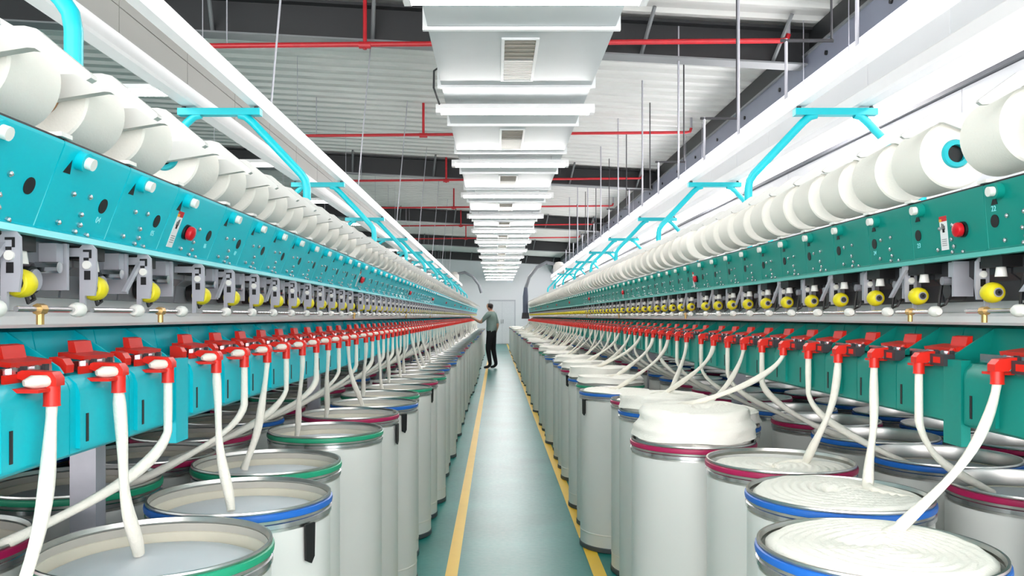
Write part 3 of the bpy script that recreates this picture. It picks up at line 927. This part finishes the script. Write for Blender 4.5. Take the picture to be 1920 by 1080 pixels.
# ------------------------------------------------------------------ yarn packages
for side, units in (('left', UL), ('right', UR)):
    P = SIDE[side]; sg = P['sg']
    ac = 0.79 if side == 'left' else 1.078
    R = 0.081
    def pk(n):
        b = MB()
        h = 0.073
        b.lathe([(0.034, -h - 0.004), (0.06, -h - 0.001), (R - 0.004, -h), (R, -h + 0.004), (R, h - 0.004), (R - 0.004, h), (0.034, h + 0.002), (0.034, -h - 0.004)], 'yarn', n, (0, 0, 0), 'y')
        return b.mesh('yarn_package')
    def core(n, k):
        b = MB()
        b.lathe([(0.021, -0.082), (0.031, -0.082), (0.0335, -0.078), (0.0335, 0.078), (0.031, 0.080), (0.021, 0.080)], k, n, (0, 0, 0), 'y', True)
        b.lathe([(0.0, -0.070), (0.021, -0.070), (0.021, -0.068), (0.0, -0.068)], 'black', n, (0, 0, 0), 'y', True)
        return b.mesh('bobbin_core')
    pn, pf = pk(64), pk(28)
    cores = [core(24, 'cyan'), core(24, 'core_brown')]
    for k, (y, ln, wide) in enumerate(units):
        lab = 'white cylindrical cotton yarn package, %s from the near end of the %s machine' % (nth(k + 1), side)
        yy = y + (-0.004 if side == 'left' else -0.014)
        o = ob('yarn_package', pn if k < 24 else pf, None, (sg * ac, yy, 1.731), lab, 'yarn package', 'yarn packages on the %s machine' % side)
        if k < 24:
            c = cores[1] if (side == 'left' and k in (2, 3)) else cores[0]
            ob('bobbin_core', c, o)

# ------------------------------------------------------------------ sliver cans
CR = 0.2155      # body radius
CH = 0.914
def can_meshes(n, lip):
    b = MB()
    b.lathe([(0.0, 0.010), (CR - 0.01, 0.010), (CR, 0.02), (CR, 0.895), (CR - 0.004, 0.895), (CR - 0.004, 0.80), (0.0, 0.80)], 'can', n)
    body = b.mesh('sliver_can')
    b = MB()
    b.lathe([(CR - 0.004, 0.900 if lip == 'painted' else 0.862), (CR - 0.006, 0.905), (CR - 0.003, CH), (CR + 0.002, CH), (CR + 0.003, 0.910), (CR + 0.001, 0.905), (CR + 0.001, 0.862)], 'brushed', n, close=True)
    rim = b.mesh('steel_rim')
    b = MB()
    b.lathe([(CR + 0.0005, 0.868), (CR + 0.0040, 0.870), (CR + 0.0040, 0.880), (CR + 0.0005, 0.883)], 'steel', n, close=True)
    band = b.mesh('steel_band')
    b = MB()
    b.lathe([(0.0, 0.0), (CR - 0.004, 0.0), (CR + 0.004, 0.004), (CR + 0.004, 0.026), (CR + 0.0005, 0.030), (CR - 0.02, 0.030), (0.0, 0.03)], 'base_dark', n)
    base = b.mesh('base_ring')
    b = MB()
    b.lathe([(CR + 0.0002, 0.096), (CR + 0.0015, 0.098), (CR + 0.0015, 0.102), (CR + 0.0002, 0.104)], 'offwhite', n, close=True)
    seam = b.mesh('wall_seam')
    b = MB()
    if lip == 'painted':
        b.lathe([(CR - 0.0045, 0.884), (CR - 0.0045, 0.9005), (CR - 0.006, 0.9005), (CR - 0.006, 0.884)], 'lip_grey', n, close=True)
        b.lathe([(CR - 0.0045, 0.846), (CR - 0.0045, 0.884), (CR - 0.0075, 0.882), (CR - 0.0085, 0.846)], 'cream', n, close=True)
    else:
        b.lathe([(CR - 0.0045, 0.846), (CR - 0.0075, 0.866), (CR - 0.008, 0.868), (CR - 0.012, 0.866), (CR - 0.012, 0.846)], 'cream', n, close=True)
    inner = b.mesh('inner_band')
    b = MB()
    b.lathe([(0.0, 0.874), (0.05, 0.874), (CR - 0.03, 0.868), (CR - 0.0125, 0.860), (CR - 0.0125, 0.850), (0.0, 0.850)], 'can_in', n)
    plate = b.mesh('spring_plate')
    rings = {}
    for c in ('green', 'blue', 'magenta'):
        r = MB()
        r.lathe([(CR + 0.002, 0.889), (CR + 0.0055, 0.891), (CR + 0.0065, 0.8975), (CR + 0.0055, 0.904), (CR + 0.002, 0.906)], 'ring_' + c, n, close=True)
        rings[c] = r.mesh('rubber_ring')
    return dict(body=body, rim=rim, rings=rings, band=band, base=base, seam=seam, inner=inner, plate=plate)
CAN_N, CAN_F = can_meshes(64, 'painted'), can_meshes(24, 'painted')
CAN_NM, CAN_FM = can_meshes(64, 'metal'), can_meshes(24, 'metal')
TAG = MB().prism([(-0.016, 0.868), (0.016, 0.868), (0.014, 0.79), (0.004, 0.775), (-0.014, 0.785)], 'y', -0.006, 0.0, 'black').mesh('black_strap')
COLOURS = ['green', 'blue', 'green', 'green', 'magenta', 'blue', 'green', 'green', 'magenta', 'green', 'magenta', 'blue', 'magenta', 'blue', 'green', 'magenta']

def can(x, y, colour, label, group, filled, tag=None):
    near = y < 9
    metal = x > 1.0
    S = (CAN_NM if metal else CAN_N) if near else (CAN_FM if metal else CAN_F)
    o = ob('sliver_can', S['body'], None, (x, y, 0), label, 'sliver can', group, rotz=random.uniform(0, 6.28) * 0)
    ob('steel_rim', S['rim'], o)
    ob('rubber_ring', S['rings'][colour], o, label='%s rubber ring' % colour)
    ob('base_ring', S['base'], o)
    if near:
        ob('steel_band', S['band'], o); ob('wall_seam', S['seam'], o)
        if not filled: ob('inner_band', S['inner'], o)
    if not filled:
        ob('spring_plate', S['plate'], o)
    if tag is not None:
        t = ob('black_strap', TAG, o, label='black hanging strap')
        t.location = ((CR + 0.006) * math.sin(tag), -(CR + 0.006) * math.cos(tag), 0)
        t.rotation_euler = (0, 0, tag)
    return o

def cotton(x, y, h, seed, near, label, group, layers=1):
    rnd = random.Random(seed)
    n = 72 if near else 28
    zb = 0.858
    top = 0.900 + h
    rings = []
    R0 = CR - 0.014
    if h > 0.03:
        RO = CR + 0.004
        prof = [(R0, zb), (R0, CH + 0.004), (RO, CH + 0.010)]
        zz = CH + 0.012
        steps = max(3, int((top - zz) / 0.011))
        for i in range(steps):
            f = (i + 1) / steps
            rr = RO - 0.004 - 0.003 * (i % 2) - (0.018 if layers > 1 and f > 0.58 else 0.0) - 0.004 * f - (0.006 if layers > 1 and 0.40 < f < 0.58 else 0.0)
            prof.append((rr, zz + (top - zz) * f))
        prof.append((prof[-1][0] - 0.014, top + 0.006))
        r_in = prof[-1][0]
    else:
        prof = [(R0, zb), (R0, top - 0.008), (R0 - 0.008, top - 0.001)]
        r_in = R0 - 0.010
    m = 40 if near else 7
    for i in range(1, m + 1):
        r = r_in * (1 - i / m)
        rings_z = top + 0.004
        prof.append((max(r, 0.0), rings_z))
    ph = [rnd.uniform(0, 6.28) for _ in range(6)]
    cxo, cyo = rnd.uniform(-0.03, 0.03), rnd.uniform(-0.03, 0.03)
    b = MB()
    b.lathe(prof, 'cotton', n)
    V = []
    for (px, py, pz) in b.v:
        r = math.hypot(px, py); a = math.atan2(py, px)
        if pz > zb + 0.001:
            if h > 0.03 and pz < top + 0.002 and r > CR - 0.06:
                w = 0.004 * math.sin(3 * a + ph[0] + 20 * pz) + 0.002 * math.sin(9 * a + ph[1] - 60 * pz) + 0.0016 * math.sin(25 * a + 260 * pz)
                sag = 0.010 * math.sin(a + ph[2]) * (pz - CH) / max(0.03, top - CH)
                px += px / r * w; py += py / r * w; pz += sag + 0.003 * math.sin(5 * a + ph[3])
                pz = max(pz, CH + 0.003) if pz > CH else pz
            elif pz > top - 0.002:
                rr = math.hypot(px - cxo, py - cyo)
                # overlapping coils of sliver laid round an open centre
                d1 = math.hypot(px - 0.05 * math.cos(ph[4]), py - 0.05 * math.sin(ph[4]))
                coil = 0.0022 * math.sin(d1 * 300 + a) + 0.0008 * math.sin(rr * 420 - 2 * a + ph[1])
                hole = -0.020 * math.exp(-(rr / 0.028) ** 4) + 0.006 * math.exp(-((rr - 0.085) / 0.06) ** 2)
                edge = min(1.0, max(0.0, (r_in - r) / 0.03))
                pz += (coil + hole) * (0.3 + 0.7 * edge) + 0.004 * math.sin(2 * a + ph[5])
        V.append((px, py, pz))
    b.v = V
    return ob('cotton_coil', b.mesh('cotton_coil', 70), None, (x, y, 0), label, 'cotton sliver', group), top

# front row, left (nearly empty: the white spring plate shows)
LF = [(-0.66, 1.12), (-0.654, 1.575), (-0.628, 2.022), (-0.692, 2.487), (-0.661, 3.19), (-0.662, 3.73), (-0.62, 4.19), (-0.655, 4.65), (-0.62, 5.11), (-0.615, 5.57), (-0.585, 6.03),
      (-0.63, 6.50), (-0.615, 6.97), (-0.63, 7.44), (-0.60, 7.92)]
y = 8.39
while y < 29.8:
    LF.append((-0.615 + random.uniform(-0.025, 0.025), y)); y += 0.470
LCOL = ['green', 'green', 'blue', 'green', 'green', 'magenta', 'blue', 'green', 'green', 'magenta', 'green', 'magenta', 'blue', 'magenta', 'blue']
for i, (x, y) in enumerate(LF):
    c = LCOL[i] if i < len(LCOL) else random.choice(['green', 'blue', 'magenta'])
    tag = {2: 1.05, 5: 1.35, 6: 0.85, 9: 1.0}.get(i)
    can(x, y, c, 'white sliver can with %s ring, %s in the front row before the left machine' % (c, nth(i + 1)), 'cans of the left front row', False, tag)
# back row, left, between the machine legs
LB = []
for m in range(-1, 12):
    for j in range(5):
        LB.append((-1.138 + random.uniform(-0.015, 0.015), 1.895 + PERIOD * m + 0.30 + 0.4455 * j))
LB = [p for p in LB if p[1] > 1.2]
for i, (x, y) in enumerate(LB):
    c = ['magenta', 'green', 'magenta', 'magenta', 'blue'][i % 5]
    can(x, y, c, 'shaded sliver can with %s ring, %s in the row under the left machine' % (c, nth(i + 1)), 'cans under the left machine', False)
# right front row, full of cotton
RF = [(0.724, 1.563, 0.013, 'blue'), (0.850, 2.045, 0.010, 'blue'), (0.866, 2.508, -0.012, 'magenta'), (0.705, 2.945, 0.120, 'magenta'), (0.86, 3.385, 0.062, 'blue'), (0.80, 3.88, 0.075, 'blue'),
      (0.83, 4.36, 0.0, 'magenta'), (0.715, 4.86, 0.012, 'blue'), (0.745, 5.36, 0.055, 'green'), (0.735, 5.86, 0.085, 'blue'), (0.79, 6.36, 0.05, 'blue'), (0.76, 6.85, 0.07, 'magenta'), (0.77, 7.33, 0.03, 'blue')]
y = 7.81
while y < 33:
    RF.append((0.77 + random.uniform(-0.04, 0.03), y, random.choice([0.0, 0.03, 0.05, 0.07]), random.choice(['blue', 'magenta', 'green']))); y += 0.478
RTOP = []
for i, (x, y, h, c) in enumerate(RF):
    tag = {7: -1.15, 11: -0.9, 13: -0.4}.get(i)
    can(x, y, c, 'white sliver can with %s ring, %s in the front row before the right machine' % (c, nth(i + 1)), 'cans of the right front row', True, tag)
    lab = ('tall overflowing' if h > 0.1 else 'heaped' if h > 0.03 else 'level') + ' white cotton coil in the %s can of the right front row' % nth(i + 1)
    o, top = cotton(x, y, h, i + 5, y < 8, lab, 'cotton coils in the right front cans', 2 if h > 0.1 else 1)
    RTOP.append(top)
RB = []
for m in range(-1, 9):
    for j in range(5):
        RB.append((1.405 + random.uniform(-0.012, 0.012), 1.862 + PERIOD * m + 0.275 + 0.4555 * j))
RB = [p for p in RB if p[1] > 1.4]
for i, (x, y) in enumerate(RB):
    c = ['magenta', 'magenta', 'blue', 'blue', 'magenta', 'blue', 'magenta'][i % 7]
    tag = -0.5 if i in (1, 5) else None
    can(x, y, c, 'nearly empty sliver can with %s ring, %s in the row under the right machine' % (c, nth(i + 1)), 'cans under the right machine', False, tag)
for i in range(16):
    x, y = 1.875, 1.95 + 0.4555 * i
    if any(abs(y - (1.862 + PERIOD * m)) < 0.0 for m in range(4)): continue
    c = ['blue', 'blue', 'magenta', 'blue'][i % 4]
    can(x, y, c, 'sliver can with %s ring, %s in the second row under the right machine' % (c, nth(i + 1)), 'cans of the second row under the right machine', False)
for i in range(12):
    x, y = -1.58, 1.75 + 0.4555 * i
    c = ['green', 'magenta', 'blue'][i % 3]
    can(x, y, c, 'shaded sliver can with %s ring, %s in the second row under the left machine' % (c, nth(i + 1)), 'cans of the second row under the left machine', False)

# ------------------------------------------------------------------ sliver strands
def strand(p0, p1, seed, near, label, group, tail=0.0, drop=False):
    rnd = random.Random(seed)
    P0, P3 = Vector(p0), Vector(p1)
    lead = []
    if drop:
        lead = [Vector(p0), Vector((p0[0], p0[1], p0[2] - 0.05))]
        P0 = Vector((p0[0], p0[1], 1.103))
    h = P0.z - P3.z
    dxy = Vector((P3.x - P0.x, P3.y - P0.y, 0))
    P1 = P0 + Vector((0, 0, -0.42 * h)) + dxy * 0.06
    P2 = P3 + Vector((0, 0, 0.22 * h)) - dxy * 0.34
    n = 18 if near else 8
    pts = []; rs = []
    ph = rnd.uniform(0, 6)
    base = rnd.uniform(0.0088, 0.0108)
    for i in range(n + 1):
        t = i / n
        q = P0 * (1 - t) ** 3 + P1 * 3 * t * (1 - t) ** 2 + P2 * 3 * t * t * (1 - t) + P3 * t ** 3
        q += Vector((0.004 * math.sin(6 * t + ph), 0.004 * math.cos(5 * t + ph), 0)) * math.sin(math.pi * t)
        pts.append(q); rs.append(base * (0.92 + 0.20 * math.sin(9 * t + ph) + (0.25 * t)))
    pts = lead + pts; rs = [0.0095] * len(lead) + rs
    rs[0] = 0.009
    if tail:
        d = (P3 - P2); ang = math.atan2(d.y, d.x)
        cur = Vector(P3)
        for j in range(1, 9):
            ang += tail * 0.30
            cur = cur + Vector((math.cos(ang), math.sin(ang), 0)) * 0.017
            pts.append(Vector((cur.x, cur.y, cur.z - 0.0012 * j))); rs.append(rs[n + len(lead)] * (1.0 - 0.09 * j))
    b = MB().tube([tuple(p) for p in pts], rs, 'sliver', 10 if near else 5)
    return ob('sliver_strand', b.mesh('sliver_strand', 60), None, (0, 0, 0), label, 'sliver', group)

def feed(side, units):
    P = SIDE[side]; sg = P['sg']
    at = (0.704 + P['off'])
    tubes = [y + P['tube'] * P['dy'] for (y, ln, w) in units]
    start = min(i for i, t in enumerate(tubes) if t > (1.25 if side == 'left' else 1.6))
    T = tubes[start:]
    fr, bk = (LF, LB) if side == 'left' else (RF, RB)
    fi = bi = 0
    for k, t in enumerate(T):
        q = k + 1
        if side == 'left':
            front = q == 1 or q % 2 == 0
        else:
            front = q in (1, 3) or (q >= 4 and q % 2 == 0)
        if not front and bi >= len(bk): continue
        if front and fi >= len(fr): continue
        rnd = random.Random(k * 7 + 1)
        if front and fi < len(fr):
            # the front can nearest in order
            c = fr[fi]
            while fi + 1 < len(fr) and abs(fr[fi + 1][1] - t) + 0.12 < abs(c[1] - t):
                fi += 1; c = fr[fi]
            z = 0.874 if side == 'left' else RTOP[fi] + 0.006
            a = rnd.uniform(0, 6.28); rr = rnd.uniform(0.02, 0.09)
            if side == 'left':
                tgt = (c[0] - 0.06 + 0.05 * math.cos(a), c[1] - 0.02 + 0.07 * math.sin(a), z + 0.006)
            else:
                tgt = (c[0] + 0.05 + 0.04 * math.cos(a), c[1] + 0.04 + 0.05 * math.sin(a), z + 0.004)
            fi += 1
            where = 'front can'
        else:
            c = bk[min(bi, len(bk) - 1)]
            while bi + 1 < len(bk) and abs(bk[bi + 1][1] - t) + 0.10 < abs(c[1] - t):
                bi += 1; c = bk[bi]
            tgt = (c[0] + (-sg) * rnd.uniform(0.06, 0.13), c[1] + rnd.uniform(-0.08, 0.08), 0.876)
            bi += 1
            where = 'back can'
        # never through the tops of the boxes: end a little above the plate
        lab = 'white sliver strand from the %s red tube of the %s machine to a %s' % (nth(q), side, where)
        strand((sg * at, t, P['tubez'] + 0.004), tgt, k + (0 if side == 'left' else 900), t < 9, lab, 'slivers fed to the %s machine' % side, 1.0 if t < 9 and front and side == 'right' else 0.0, not front)

feed('left', UL)
feed('right', UR)

# ------------------------------------------------------------------ travelling cleaners near the far end
def cleaner(x, y, sg, label, low=True):
    t = empty('travelling_cleaner', (x, y, 0), label, 'cleaner')
    ob('blower_body', MB().lathe([(0.0, 2.535), (0.13, 2.535), (0.16, 2.60), (0.16, 2.78), (0.10, 2.86), (0.0, 2.88)], 'offwhite', 20).mesh('blower_body'), t)
    h = MB().tube([(-sg * 0.1, 0, 2.80), (-sg * 0.35, 0, 2.86), (-sg * 0.62, 0, 2.72), (-sg * 0.84, 0, 2.44), (-sg * 0.93, 0, 2.15)], 0.05, 'hose', 10)
    ob('suction_hose', h.mesh('suction_hose'), t)
    if not low: return
    ob('suction_trunk', MB().tube([(-sg * 0.93, 0, 2.16), (-sg * 0.94, 0, 1.9), (-sg * 0.94, 0, 1.45)], [0.05, 0.075, 0.075], 'trunk', 12).mesh('suction_trunk'), t)
    ob('suction_nozzle', MB().prism([(-sg * 0.94 - 0.11, 1.28), (-sg * 0.94 + 0.11, 1.28), (-sg * 0.94 + 0.09, 1.45), (-sg * 0.94 - 0.09, 1.45)], 'y', -0.08, 0.08, 'grey_d').mesh('suction_nozzle'), t)
cleaner(1.765, 23.0, 1, 'travelling blower with drooping grey hose on the right machine track')
cleaner(-1.43, 28.2, -1, 'travelling blower with drooping grey hose on the left machine track', False)

# ------------------------------------------------------------------ person
def person(px, py):
    F = Vector((-0.90, 0.44, 0)).normalized(); U = Vector((0, 0, 1)); L = U.cross(F)
    W = lambda f, l, z: Vector((0, 0, 0)) + F * f + L * l + U * z
    V = []; E = []; R = []
    def node(f, l, z, r, prev=None):
        V.append(tuple(W(f, l, z))); R.append(r if isinstance(r, tuple) else (r, r))
        if prev is not None: E.append((prev, len(V) - 1))
        return len(V) - 1
    pel = node(0, 0, 0.95, (0.135, 0.115))
    ab = node(0.0, 0, 1.10, (0.135, 0.115), pel)
    ch = node(0.01, 0, 1.28, (0.150, 0.120), ab)
    up = node(0.015, 0, 1.41, (0.110, 0.095), ch)
    nk = node(0.03, 0, 1.49, 0.055, up)
    hd = node(0.045, 0, 1.55, 0.068, nk)
    h2 = node(0.05, 0, 1.62, (0.082, 0.092), hd)
    h3 = node(0.045, 0, 1.69, (0.070, 0.078), h2)
    nose = node(0.135, 0, 1.605, 0.014, h2)
    for s in (1, -1):
        node(0.03, s * 0.085, 1.61, 0.014, h2)                # ears
        hip = node(0.0, s * 0.085, 0.90, 0.10, pel)
        kn = node(0.02 + (0.03 if s > 0 else -0.02), s * 0.10, 0.50, 0.072, hip)
        an = node(-0.02 + (0.0 if s > 0 else -0.06), s * 0.11, 0.10, 0.048, kn)
        ft = node(0.05 + (0.0 if s > 0 else -0.06), s * 0.12, 0.045, 0.042, an)
        node(0.16 + (0.0 if s > 0 else -0.06), s * 0.13, 0.032, 0.030, ft)
        sh = node(0.01, s * 0.185, 1.40, 0.070, up)
        if s > 0:
            el = node(0.18, 0.25, 1.19, 0.046, sh)
            wr_ = node(0.40, 0.20, 1.28, 0.030, el)
            pa_ = node(0.47, 0.19, 1.325, 0.030, wr_)
            dirf, base = (0.055, -0.005, 0.045), (0.47, 0.19, 1.325)
        else:
            el = node(-0.05, -0.255, 1.13, 0.046, sh)
            wr_ = node(0.03, -0.275, 0.90, 0.030, el)
            pa_ = node(0.05, -0.275, 0.83, 0.030, wr_)
            dirf, base = (0.012, 0.0, -0.07), (0.05, -0.275, 0.83)
        for j, (o, ll) in enumerate(((-0.027, 0.85), (-0.010, 1.0), (0.009, 0.95), (0.026, 0.75))):
            side = (0, 0.35 * o, 0) if s > 0 else (o, 0, 0)
            lift = (0, o * 0.9, 0) if s > 0 else (0, 0, 0)
            a = node(base[0] + side[0] + dirf[0] * 0.45 * ll, base[1] + side[1] + lift[1] + dirf[1] * ll, base[2] + dirf[2] * 0.45 * ll, 0.011, pa_)
            node(base[0] + side[0] + dirf[0] * 1.0 * ll + 0.01, base[1] + side[1] + lift[1] + dirf[1] * ll, base[2] + dirf[2] * (0.9 if s > 0 else 1.1) * ll, 0.009, a)
        th = node(base[0] + (0.02 if s > 0 else 0.03), base[1] - s * 0.035, base[2] + (0.02 if s > 0 else -0.02), 0.011, wr_)
        node(base[0] + (0.045 if s > 0 else 0.045), base[1] - s * 0.045, base[2] + (0.04 if s > 0 else -0.05), 0.009, th)
    me = bpy.data.meshes.new('person'); me.from_pydata(V, E, [])
    o = bpy.data.objects.new('person_tmp', me); COL.objects.link(o)
    mod = o.modifiers.new('skin', 'SKIN'); mod.use_smooth_shade = True
    for i, sv in enumerate(me.skin_vertices[0].data):
        sv.radius = R[i]; sv.use_root = (i == 0)
    sub = o.modifiers.new('sub', 'SUBSURF'); sub.levels = 2; sub.render_levels = 2
    dg = bpy.context.evaluated_depsgraph_get()
    fm = bpy.data.meshes.new_from_object(o.evaluated_get(dg)); fm.name = 'person'
    bpy.data.objects.remove(o)
    fm.materials.clear()
    for k in ('skin', 'shirt', 'trousers', 'shoe', 'hair'): fm.materials.append(M[k])
    for p in fm.polygons:
        c = p.center
        f, l, z = c.dot(F), c.dot(L), c.z
        k = 0
        if z < 0.085: k = 3
        elif z < 0.97 and not (abs(l) > 0.2 and f > -0.2 and z > 0.70): k = 2
        elif z < 1.475:
            k = 1
            if l > 0.1 and f > 0.13: k = 0
            if l < -0.2 and z < 1.16: k = 0
        if z >= 1.475:
            k = 0
            if z > 1.655 or (f < 0.06 and z > 1.575) or (f < 0.02 and z > 1.54): k = 4
        p.material_index = k; p.use_smooth = True
    t = ob('person', fm, None, (px, py, 0), 'person in a grey-green T-shirt and black trousers standing with one hand at the left machine', 'person')
    # face
    for s in (1, -1):
        ob('eye', MB().lathe([(0.0, -0.008), (0.008, 0.0), (0.0, 0.008)], 'hair', 8, tuple(W(0.118, s * 0.032, 1.628))).mesh('eye'), t)
    c = W(0.118, 0, 1.567); e = W(0, 0.02, 0)
    ob('mouth', MB().tube([tuple(c - e), tuple(c + F * 0.005), tuple(c + e)], 0.004, 'warn_red', 6).mesh('mouth'), t)
    ob('belt', MB().lathe([(0.128, 0.955), (0.132, 0.957), (0.132, 0.985), (0.128, 0.987)], 'black', 20).mesh('belt'), t)
    return t
person(-0.115, 21.2)
